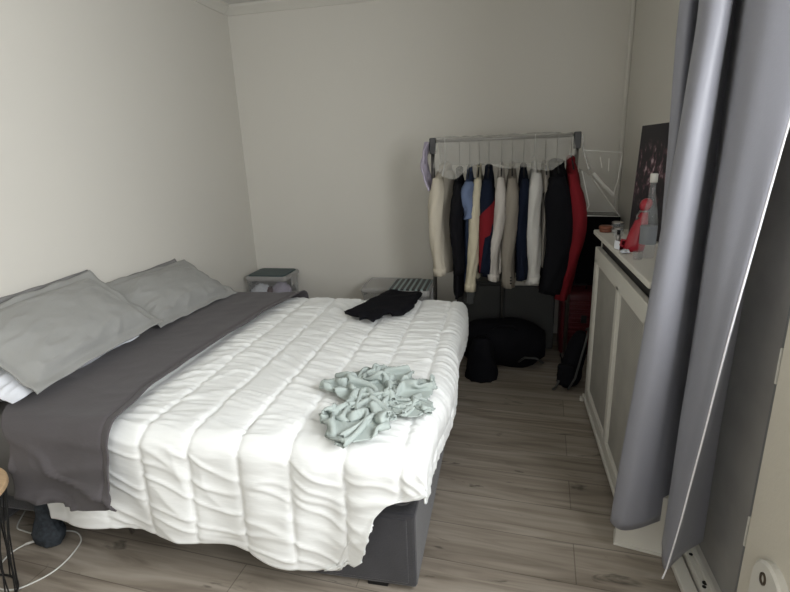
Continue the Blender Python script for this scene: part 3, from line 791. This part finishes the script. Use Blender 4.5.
def garment(name, label, cat, x, ztop, zbot, m, wy=.21, th=.035, sleeve=None, sm=None, lean=0.0, seed=0.0, yaw=0.0,
            slx=0.0, sw=.042, yoff=0.0, cuff=None, collar=True, flare=1.0, bulge=0.0, panel=None, buttons=False):
    """a garment on its hanger, edge on to the rail: torso slab along y, front sleeve, collar"""
    t = thing(name, label, cat, (x, RY + yoff, zbot), yaw)
    hh = ztop - zbot
    def ring(z, w, tk, cx, k):
        n = 40; out = []
        for i in range(n):
            an = 2 * pi * i / n
            yy = w * cos(an); xx = tk * sin(an)
            fold = .010 * min(1, (1 - k) * 2.5) * sin(an * 7 + seed * 3 + k * 2) + .006 * sin(an * 13 + seed)
            out.append((cx + xx + fold * (1 if sin(an) >= 0 else -1) * .8 + .006 * nz(yy * 9, z * 7, seed), yy * (1 + .03 * sin(seed + an * 3)), z + .010 * sin(an * 3 + seed) * (k < .03)))
        return out
    th = th * 1.1
    rings = []
    for k in [0, .01, .06, .15, .3, .45, .6, .72, .8, .86, .90, .93, .96, .985, 1.0]:
        w = interp([(0, wy * flare), (.5, wy * (1 + (flare - 1) * .4)), (.84, wy), (.90, wy * .93), (.94, wy * .68), (.97, wy * .42), (1, wy * .25)], k)
        tk = interp([(0, th * 1.0), (.6, th), (.85, th * .95), (.95, th * .7), (1, th * .45)], k)
        rings.append(ring(k * hh, w, tk, lean * (1 - k), k))
    rings = [[(px + bulge * .8 * sin(pi * min(1, max(0, pz / hh))), py, pz) for px, py, pz in r_] for r_ in rings]
    link('body', loft(bmesh.new(), rings), m, t, smooth=True)
    if collar:
        bm = bmesh.new()
        rr = []
        for z, w, tk in ((hh * .965, wy * .42, th * .75), (hh + .012, wy * .36, th * .7), (hh + .018, wy * .31, th * .5)):
            rr.append([(tk * sin(2 * pi * i / 20), w * cos(2 * pi * i / 20), z + .01 * cos(2 * pi * i / 20)) for i in range(20)])
        link('collar', loft(bm, rr), m, t, smooth=True)
    if sleeve:
        for side in (-1, 1):
            zt = hh * .905; zb = hh * .905 - sleeve if side < 0 else hh * .905 - sleeve * .97
            rr = []
            for k in range(15):
                u = k / 14
                z = lerp(zt, zb, u)
                cy = side * (wy * .80 + .055 * smooth(u * 3)) + side * .010 * sin(u * 5 + seed)
                cx = bulge * sin(pi * u) + slx * smooth(u * 1.05) + lean * .3 * u + .008 * sin(u * 7 + seed)
                wx = sw * 1.12 * interp([(0, .55), (.15, 1.0), (.6, .95), (.9, .72), (.93, .82), (1, .80)], u)
                wyy = .062 * interp([(0, .9), (.2, 1), (.9, .65), (1, .62)], u)
                rr.append([(cx + wx * cos(2 * pi * i / 20) + .0075 * sin(i * 1.9 + u * 9 + seed) * (.4 + .6 * u), cy + wyy * sin(2 * pi * i / 20) + .005 * sin(i * 1.3 + u * 14), z + .008 * sin(i * .31 + seed) * (k > 0)) for i in range(20)])
            s_ = link('sleeve', loft(bmesh.new(), rr), sm or m, t, smooth=True)
            if cuff and side < 0:
                c_ = [[(px * 1.0 + (px - slx) * .06, py + .0 + (-.003), pz) for px, py, pz in rr[-2]], [(px + (px - slx) * .05, py - .003, pz) for px, py, pz in rr[-1]]]
                link('cuff', loft(bmesh.new(), c_), m, s_, smooth=True)
            if buttons and side < 0:
                bm = bmesh.new()
                for j in range(3):
                    g2 = bmesh.ops.create_uvsphere(bm, u_segments=8, v_segments=6, radius=.007)
                    for v in g2['verts']: v.co = Vector((slx + sw * .45, -(wy * .80 + .055) - .045, zb + .035 + j * .020)) + Vector((v.co.x, v.co.y * .4, v.co.z))
                bb = link('cuff_buttons', bm, M['black_plastic'], s_)
    if panel:
        m2, z0, z1, z2 = panel    # chevron of another colour on the front side and sleeve
        def pf(a, b):
            xx = lerp(-sw - .006, sw + .006, a)
            zt_ = lerp(z0 - .09, z0 + .06, a); zb_ = lerp(z1 + .02, z1 + .10, a) if a > .4 else lerp(z1 + .02, z2, 1 - abs(a - .2) / .2 if abs(a - .2) < .2 else 0)
            ang = (a - .5) * pi * .98
            return ((sw + .008) * sin(ang) + slx * .5, -(wy * .80 + .052) - .066 * cos(ang), lerp(zt_, zb_, b))
        link('contrast_panel', surf(16, 12, pf), m2, t, smooth=True)
    return t

G = 'clothes on the metal rail'
H_ = []
def hang(x, lab, yaw=0.0, ztop=1.49, light=False):
    t = thing('clothes_hanger', lab, 'hanger', (x, RY, ztop), yaw, 'hangers on the clothes rail')
    bm = bmesh.new()
    pts = [(0, -.004, .0), (0, -.004, RZ - ztop - .02), (0, -.016, RZ - ztop - .004), (0, -.012, RZ - ztop + .012), (0, 0, RZ - ztop + .0155), (0, .012, RZ - ztop + .012), (0, .016, RZ - ztop - .002)]
    tube(bm, pts, .0026, 6)
    link('hook', bm, M['binding'] if light else M['chrome'], t, smooth=True)
    bm = bmesh.new()
    tube(bm, [(0, -.18, -.085), (0, -.10, -.045), (0, -.03, -.008), (0, 0, 0), (0, .03, -.008), (0, .10, -.045), (0, .18, -.085)], .005, 8)
    link('shoulders', bm, M['binding'] if light else M['black_plastic'], t, smooth=True)

specs = [
 # name, label, cat, x, ztop, zbot, mat, kwargs, hanger label
 ('shirt', 'cream shirt hanging first at the left end of the rail, showing its side', 'shirt', -.405, 1.47, .73, 'cream', dict(sleeve=.66, th=.050, wy=.185, yaw=radians(-14), slx=.020, sw=.046, seed=.4, cuff=True, flare=1.12), 'hanger under the leftmost cream shirt'),
 ('jacket', 'plain black jacket hanging between the cream and light blue shirts', 'jacket', -.305, 1.44, .57, 'ink', dict(sleeve=.60, th=.032, slx=.006, sw=.040, seed=1.2), 'hanger under the black jacket beside the blue shirt'),
 ('shirt', 'light blue short-sleeved shirt hanging next to the plain black jacket', 'shirt', -.235, 1.45, .64, 'midblue', dict(sleeve=.24, sm='blue', th=.024, slx=.008, sw=.040, seed=2.2), 'hanger under the light blue shirt'),
 ('shirt', 'pale yellow shirt with its long sleeve swung left on the rail', 'shirt', -.170, 1.46, .72, 'cream_yellow', dict(sleeve=.76, th=.018, slx=-.040, sw=.036, seed=3.2, cuff=True), 'hanger under the pale yellow shirt'),
 ('jacket', 'navy sports jacket with a red diagonal panel on its sleeve', 'jacket', -.105, 1.45, .72, 'navy', dict(sleeve=.62, th=.034, slx=-.004, sw=.046, seed=4.1, panel=('red_cloth', .50, .24, .02)), 'hanger under the navy and red jacket'),
 ('shirt', 'off-white shirt with rolled cuff hanging right of the navy and red jacket', 'shirt', -.020, 1.46, .75, 'offwhite', dict(sleeve=.68, th=.024, slx=-.038, sw=.036, seed=5.7, cuff=True), 'hanger under the off-white shirt'),
 ('blazer', 'greige blazer with dark cuff buttons in the middle of the rail', 'blazer', .050, 1.46, .69, 'greige', dict(sleeve=.72, th=.030, slx=-.012, sw=.044, seed=6.3, buttons=True), 'hanger under the greige blazer'),
 ('jacket', 'narrow dark navy jacket between the greige blazer and the white shirt', 'jacket', .125, 1.45, .71, 'navy', dict(sleeve=.66, th=.028, slx=.0, sw=.036, seed=7.9), 'hanger under the narrow dark navy jacket'),
 ('shirt', 'bright white shirt hanging with a long straight sleeve and cuff', 'shirt', .195, 1.49, .73, 'white_shirt', dict(sleeve=.725, th=.020, slx=.004, sw=.044, seed=8.5, cuff=True), 'white hanger under the bright white shirt'),
 ('knit_vest', 'stone grey sleeveless knit hanging beside the puffy black coat', 'vest', .265, 1.46, .80, 'stone', dict(th=.030, seed=9.4), 'hanger under the stone grey knit'),
 ('coat', 'long thick black coat near the right end of the rail', 'coat', .338, 1.47, .60, 'ink', dict(sleeve=.76, th=.066, slx=-.012, sw=.080, seed=10.1, wy=.22, bulge=.022), 'hanger under the long black coat'),
 ('coat', 'red coat hanging last at the right end of the rail', 'coat', .428, 1.49, .60, 'red_cloth', dict(sleeve=.82, th=.034, slx=-.040, sw=.042, seed=11.7, wy=.20, bulge=.055), 'hanger under the red coat'),
]
for nm, lab, cat, x, zt, zb, mm, kw, hl in specs:
    kw = dict(kw)
    if 'sm' in kw: kw['sm'] = M[kw['sm']]
    if 'panel' in kw: kw['panel'] = (M[kw['panel'][0]],) + kw['panel'][1:]
    g_ = garment(nm, lab, cat, x, zt, zb, M[mm], **kw)
    g_['group'] = G
    hang(x, hl, ztop=zt + .028, light=('white hanger' in hl or 'leftmost' in hl))
# grey jersey hanging low under the yellow sleeve
g_ = garment('jersey', 'grey jersey hanging low behind the pale yellow sleeve', 'jersey', -.235, 1.0, .50, M['grey_cloth'], th=.03, seed=3.3, wy=.16, collar=False, yoff=.05)

# lavender cloth slung on the left end of the rail
def lav(a, b):
    ang = (a - .5) * 2
    z = lerp(1.635, 1.37, b) - .05 * abs(ang) * b - .06 * (1 - abs(ang)) * b * (1 if a < .5 else .2)
    return (RX0 - .035 - .035 * sin(b * pi) * (1 + .3 * sin(a * 17)) + .02 * nz(a * 6, b * 4) + .03 * b, RY - .03 + ang * (.04 + .13 * b) , z)
lv = solid(link('scarf', surf(30, 24, lav), M['lavender'], smooth=True), .012)
tag(lv, 'pale lavender cloth bunched over the left end of the clothes rail', 'scarf')

# milky film over the rail and the shoulders
def film(a, b):
    x = lerp(RX0 + .03, RX1 - .03, a)
    edge = .185 + .05 * sin(a * pi * 1.0) + .055 * exp(-((a - .16) / .1) ** 2) - .06 * exp(-((a - .42) / .13) ** 2) + .02 * sin(a * 17) - .03 * smooth((a - .8) * 5)
    # b: 0 front hem .. .5 over the rail .. 1 back hem
    if b < .55:
        u = b / .55
        y = RY - .235 + .235 * u ** 1.3; z = RZ + .018 - edge * (1 - u) ** 1.05
        z -= .02 * sin(u * pi) 
    else:
        u = (b - .55) / .45
        y = RY + .22 * u; z = RZ + .018 - .20 * u
    w = .010 * ridge(x * 9, b * 3, 2) + .008 * ridge(x * 22, b * 6, 6)
    return (x, y - w, z + w * .6)
fl_ = link('dust_cover', surf(110, 40, film), M['film'], smooth=True)
tag(fl_, 'milky transparent plastic cover draped over the top of the clothes rail', 'plastic cover')

# clear PVC bag with white piping at the right end of the rail
bgo = (.56, 3.52, 1.115)
bgt = thing('garment_bag', 'clear plastic bag with white piping hanging off the right end of the rail', 'bag', bgo)
A0 = [(.500, 3.46, 1.135), (.735, 3.46, 1.125), (.735, 3.62, 1.135), (.500, 3.62, 1.145)]
A1 = [(.485, 3.47, 1.42), (.560, 3.47, 1.36), (.560, 3.60, 1.38), (.485, 3.60, 1.43)]
bm = bmesh.new(); loft(bm, [A0, A1]); bmesh.ops.subdivide_edges(bm, edges=bm.edges[:], cuts=5, use_grid_fill=True)
for v in bm.verts: v.co += Vector((.008 * nz(v.co.y * 9, v.co.z * 9), .008 * nz(v.co.x * 9, v.co.z * 9, 3), 0))
link('lower_pouch', L2(bm, bgo), M['pvc'], bgt, smooth=True)
bm = bmesh.new()
tube(bm, [A0[0], A0[1], A1[1]], .004, 6); tube(bm, [A0[3], A0[2], A1[2]], .003, 6)
tube(bm, [A0[0], (.525, 3.45, 1.17), (.54, 3.45, 1.20), A1[0]], .0035, 6)
link('lower_piping', L2(bm, bgo), M['binding'], bgt)
Q = [(.500, 3.56, 1.545), (.738, 3.57, 1.522), (.722, 3.55, 1.36), (.690, 3.50, 1.262), (.560, 3.50, 1.40)]
bm = bmesh.new(); vsq = [bm.verts.new(p) for p in Q]; bm.faces.new(vsq); bmesh.ops.triangulate(bm, faces=bm.faces[:]); bmesh.ops.subdivide_edges(bm, edges=bm.edges[:], cuts=3, use_grid_fill=True)
fp = solid(link('flap', L2(bm, bgo), M['pvc'], bgt, smooth=True), .004)
bm = bmesh.new(); tube(bm, Q[:4], .0042, 6); tube(bm, [Q[3], (.62, 3.49, 1.33), Q[4]], .011, 6); tube(bm, [(.60, 3.54, 1.50), (.615, 3.53, 1.43)], .003, 6); tube(bm, [(.655, 3.54, 1.49), (.655, 3.53, 1.41)], .003, 6)
link('flap_piping', L2(bm, bgo), M['binding'], bgt)
bm = bmesh.new(); tube(bm, [(.49, 3.575, 1.64), (.495, 3.565, 1.56), (.51, 3.53, 1.50), (.53, 3.50, 1.42)], .006, 8)
link('strap', L2(bm, bgo), M['film'], bgt, smooth=True)

# ------------------------------------------------------------------ things under and behind the rail
tc_ = thing('tall_case', 'tall black fabric case standing in the corner behind the red coat', 'case', (.69, 4.145, 0))
link('case_body', B(-.19, .175, -.125, .12, .0, 1.06, bev=.03, seg=3), M['black_cloth'], tc_, smooth=True)
link('zip', tube(bmesh.new(), [(-.13, -.127, .05), (-.13, -.127, 1.01)], .004, 6), M['black_plastic'], tc_)
su = thing('suitcase', 'dark red ribbed hard-shell suitcase standing behind the right end of the clothes rail', 'suitcase', (.565, 3.86, 0), radians(-2))
bm = bmesh.new(); box(bm, -.125, .14, -.13, .13, .035, .53, bev=.03, seg=3)
link('shell', bm, M['dark_red'], su, smooth=True)
bm = bmesh.new()
for i in range(12):
    z = .075 + i * .035
    box(bm, -.10, .115, -.136, -.128, z, z + .016, bev=.003)
link('ribs', bm, M['dark_red'], su)
link('lock', B(.02, .06, -.142, -.13, .30, .36, bev=.004), M['black_plastic'], su)
link('handle', tube(bmesh.new(), [(-.05, 0, .528), (-.05, 0, .56), (.06, 0, .56), (.06, 0, .528)], .008, 8), M['black_plastic'], su)
for x in (-.10, .11):
    link('wheel', tube(bmesh.new(), [(x - .01, -.10, .022), (x + .01, -.10, .022)], .022, 12), M['black_plastic'], su, smooth=True)
bp = thing('backpack', 'black backpack slumped on the floor by the far end of the radiator cover', 'backpack', (.445, 3.27, 0), radians(-12))
bm = bmesh.new()
rr = []
for k in range(12):
    u = k / 11; z = lerp(.0, .40, u)
    s = (1 - (u * 2 - 1) ** 6) ** .5 * lerp(1, .62, u) if 0 < u < 1 else .35
    s = max(s, .35)
    rr.append([(.02 * u + .050 * u + s * .085 * cos(2 * pi * i / 24) * (1 + .06 * sin(i * 2 + k)), s * .095 * sin(2 * pi * i / 24) * (1 + .06 * sin(i * 3 + k)), z) for i in range(24)])
link('pack', loft(bm, rr), M['black_cloth'], bp, smooth=True)
link('front_pocket', B(-.055, .055, -.118, -.07, .05, .20, bev=.02, seg=3), M['black_cloth'], bp, smooth=True)
link('strap', tube(bmesh.new(), [(.02, -.11, .03), (.06, -.12, .12), (.085, -.11, .25), (.11, -.08, .38), (.12, -.04, .45), (.10, .0, .42)], .007, 8), M['grey_board'], bp, smooth=True)
link('strap', tube(bmesh.new(), [(-.06, -.06, .01), (-.075, -.10, .012), (-.05, -.125, .05), (-.04, -.12, .09)], .008, 8), M['grey_board'], bp, smooth=True)

db = thing('duffel_bag', 'large black duffel bag on the floor under the clothes', 'bag', (.03, 3.62, 0))
bm = bmesh.new(); rr = []
for k in range(16):
    u = k / 15; x = lerp(-.32, .29, u); s = max(.55, (1 - abs(u * 2 - 1) ** 5) ** .5)
    rr.append([(x, .17 * s * cos(2 * pi * i / 24) * (1 + .04 * sin(i + k)), .165 + .163 * s * max(-1, min(1, 1.15 * sin(2 * pi * i / 24))) * (1 + .05 * sin(i * 2 + k * .7)) ) for i in range(24)])
link('bag_body', loft(bm, rr), M['black_cloth'], db, smooth=True)
link('handle', tube(bmesh.new(), [(.10, -.165, .08), (.14, -.20, .13), (.22, -.205, .13), (.27, -.19, .09)], .008, 8), M['grey_board'], db, smooth=True)
link('handle', tube(bmesh.new(), [(-.12, -.10, .29), (-.06, -.12, .34), (.04, -.12, .34), (.10, -.10, .29)], .009, 8), M['black_cloth'], db, smooth=True)
bb = thing('bag', 'smaller black bag slumped at the foot of the bed under the grey jersey', 'bag', (-.13, 3.33, 0))
bm = bmesh.new(); rr = []
for k in range(10):
    u = k / 9; z = lerp(.0, .30, u); s = lerp(1, .5, u ** 2)
    rr.append([(.11 * s * cos(2 * pi * i / 20) * (1 + .09 * sin(i * 2 + k)), .09 * s * sin(2 * pi * i / 20) * (1 + .08 * sin(i * 3 + k)), z) for i in range(20)])
link('sack', loft(bm, rr), M['black_cloth'], bb, smooth=True)
link('tie', tube(bmesh.new(), [(-.03, 0, .29), (-.02, -.02, .34), (.03, -.01, .33), (.02, 0, .29)], .007, 8), M['black_cloth'], bb, smooth=True)

def storage(name, label, x0, x1, y0, y1, z0, z1, body, lidm, fill=None, lidlabel=None, rz=0, group=None):
    cx, cy = (x0 + x1) / 2, (y0 + y1) / 2
    t = thing(name, label, 'storage box', (cx, cy, z0), rz, group)
    w, d, hh = (x1 - x0) / 2, (y1 - y0) / 2, z1 - z0
    bm = bmesh.new()
    def rect(s, z, r=.03):
        out = []
        for cxx, cyy, a0 in ((1, 1, 0), (-1, 1, 90), (-1, -1, 180), (1, -1, 270)):
            for k in range(5):
                a = radians(a0 + k * 22.5)
                out.append(((w * s - r) * cxx + r * cos(a), (d * s - r) * cyy + r * sin(a), z))
        return out
    rings = [rect(.88, 0), rect(.90, .01), rect(.96, hh * .86), rect(.99, hh * .87), rect(.99, hh * .92), rect(.945, hh * .92), rect(.93, hh * .5), rect(.86, .012)]
    link('tub', loft(bm, rings), body, t, smooth=False)
    bm = bmesh.new(); loft(bm, [rect(1.0, hh * .925), rect(1.02, hh * .94), rect(1.02, hh * .975), rect(.99, hh), rect(.93, hh), rect(.91, hh * .985)])
    l = link('lid', bm, M['clear_lid'], t)
    if lidm:
        bm = bmesh.new(); loft(bm, [rect(.90, hh * .986), rect(.90, hh + .004), rect(.88, hh + .007)])
        link('lid_inset', bm, lidm, l)
    for s in (-1, 1):
        link('clip', B(s * w * 1.02 - .008, s * w * 1.02 + .008, -.05, .05, hh * .80, hh * .99, bev=.003), M['clear_lid'], t)
    if fill:
        for (mm, fx, fy, fz, sx, sy, sz, sd) in fill:
            bm = bmesh.new(); g = bmesh.ops.create_icosphere(bm, subdivisions=4, radius=1)
            for v in bm.verts:
                n = v.co.normalized(); k = 1 + .35 * ridge(n.x * 2 + sd, n.y * 2, n.z * 2) * .5 + .12 * nz(n.x * 5, n.y * 5, n.z * 5 + sd)
                v.co = Vector((fx * w + sx * n.x * k, fy * d + sy * n.y * k, fz * hh + sz * n.z * k))
            o = link('folded_clothes', bm, mm, smooth=True)
            o.location = (cx, cy, z0)
            o.rotation_euler = (0, 0, rz)
            FILLS.append((o, label))
    return t
FILLS = []
storage('storage_box', 'clear storage box with dark teal lid in the left back corner', -2.235, -1.85, 3.93, 4.25, .03, .565, M['clear'], M['lid_teal'],
        fill=[(M['white_cotton'], -.45, -.40, .62, .10, .07, .10, 1.0), (M['dark_red'], .05, -.40, .60, .08, .07, .09, 2.0), (M['lavender'], .50, -.35, .68, .08, .08, .09, 3.0), (M['grey_cloth'], 0, .3, .4, .16, .07, .16, 4.0)])
storage('storage_box', 'low clear storage box with a flat clear lid by the back wall', -1.15, -.68, 3.85, 4.22, .0, .50, M['clear'], None,
        fill=[(M['white_cotton'], 0, -.2, .5, .15, .08, .12, 5.0), (M['dark_red'], -.35, -.4, .66, .05, .05, .06, 6.0)])
storage('storage_box', 'clear storage box with striped teal and black lid left of the clothes', -.84, -.515, 3.45, 3.80, .0, .60, M['clear'], M['stripes'],
        fill=[(M['dark_red'], 0, -.40, .68, .09, .06, .06, 7.0), (M['ink'], 0, .1, .4, .10, .09, .14, 8.0)])
lbl = ['white folded garment inside the clear box in the left back corner', 'burgundy garment inside the clear box in the left back corner', 'pale lavender garment inside the clear box in the left back corner',
       'grey garment at the back of the clear box in the left back corner', 'white clothes inside the low clear box by the back wall', 'dark red cloth in the low clear box by the back wall',
       'dark red cloth at the top of the striped-lid box', 'black clothes at the bottom of the striped-lid box']
for (o, _), l in zip(FILLS, lbl): tag(o, l, 'folded clothes')
for nm, lab, x0, x1 in (('storage_box', 'grey plastic storage box behind the duffel bag, left of the pair', -.36, -.005), ('storage_box', 'grey plastic storage box behind the duffel bag, right of the pair', .015, .41)):
    t = thing(nm, lab, 'storage box', ((x0 + x1) / 2, 4.08, 0)); w = (x1 - x0) / 2
    link('tub', B(-w, w, -.17, .17, .0, .53, bev=.015), M['grey_board'], t)
    link('lid', B(-w - .008, w + .008, -.18, .18, .531, .565, bev=.008), M['white_paint'] if x0 > 0 else M['grey_board'], t)

# ------------------------------------------------------------------ side table, cable, cloth on the floor
sx_, sy_, sz_ = -1.83, 1.125, .48
st = thing('side_table', 'round wooden-topped side table with black wire legs beside the bed', 'side table', (sx_ - .10, sy_ - .01, 0))
link('table_top', lathe(bmesh.new(), [(.195, sz_ - .022), (.20, sz_ - .018), (.20, sz_ - .004), (.196, sz_)], 48), M['wood'], st, smooth=False)
for z, r in ((.008, .135), (sz_ - .03, .190)):
    pts = [(r * cos(2 * pi * k / 36), r * sin(2 * pi * k / 36), z) for k in range(37)]
    link('ring', tube(bmesh.new(), pts, .0045, 6, cap=False), M['wire'], st)
for k in range(16):
    a = 2 * pi * k / 16
    for s in (-1, 1):
        b_ = a + s * .28
        link('leg', tube(bmesh.new(), [(.19 * cos(a), .19 * sin(a), sz_ - .028), (.155 * cos((a + b_) / 2), .155 * sin((a + b_) / 2), sz_ / 2), (.135 * cos(b_), .135 * sin(b_), .010)], .0028, 5), M['wire'], st)
cpts = [(-2.24, 1.64, .004), (-2.16, 1.50, .004), (-2.10, 1.475, .004), (-2.02, 1.47, .004), (-1.93, 1.50, .004), (-1.855, 1.51, .004), (-1.79, 1.475, .004), (-1.765, 1.42, .004), (-1.755, 1.35, .004), (-1.765, 1.29, .004), (-1.80, 1.235, .004),
        (-1.84, 1.20, .004), (-1.91, 1.195, .004), (-1.975, 1.24, .004), (-2.02, 1.30, .004), (-2.03, 1.36, .005), (-2.005, 1.40, .012)]
dense = []
for k in range(121): dense.append(catmull(cpts, k / 120))
cb_ = thing('cable', 'thin white cable looping on the floor beside the bed', 'cable', (0, 0, 0))
link('cord', tube(bmesh.new(), dense, .0032, 8), M['cable'], cb_, smooth=True)
link('plug', tube(bmesh.new(), [dense[-1], (-1.99, 1.41, .014), (-1.965, 1.425, .018)], .0055, 8), M['binding'], cb_, smooth=True)
# dark speckled cloth bundle on the floor, hanging down under the duvet hem
bm = bmesh.new(); rr = []
for k in range(26):
    u = k / 25; z = lerp(.0, .27, u)
    w = interp([(0, .030), (.06, .055), (.2, .066), (.34, .055), (.5, .036), (.8, .032), (1, .030)], u)
    rr.append([(-1.905 - .03 * u + w * cos(2 * pi * i / 36) * (1 + .22 * ridge(cos(2 * pi * i / 36) * 2.2, sin(2 * pi * i / 36) * 2.2, z * 16)),
                1.435 + .035 * u + .72 * w * sin(2 * pi * i / 36) * (1 + .22 * ridge(cos(2 * pi * i / 36) * 2.2, sin(2 * pi * i / 36) * 2.2, z * 16 + 3)), z) for i in range(36)])
tag(link('cloth_bundle', loft(bm, rr), M['sole'], smooth=True), 'dark speckled cloth bundle on the floor at the head end of the duvet hem', 'cloth')
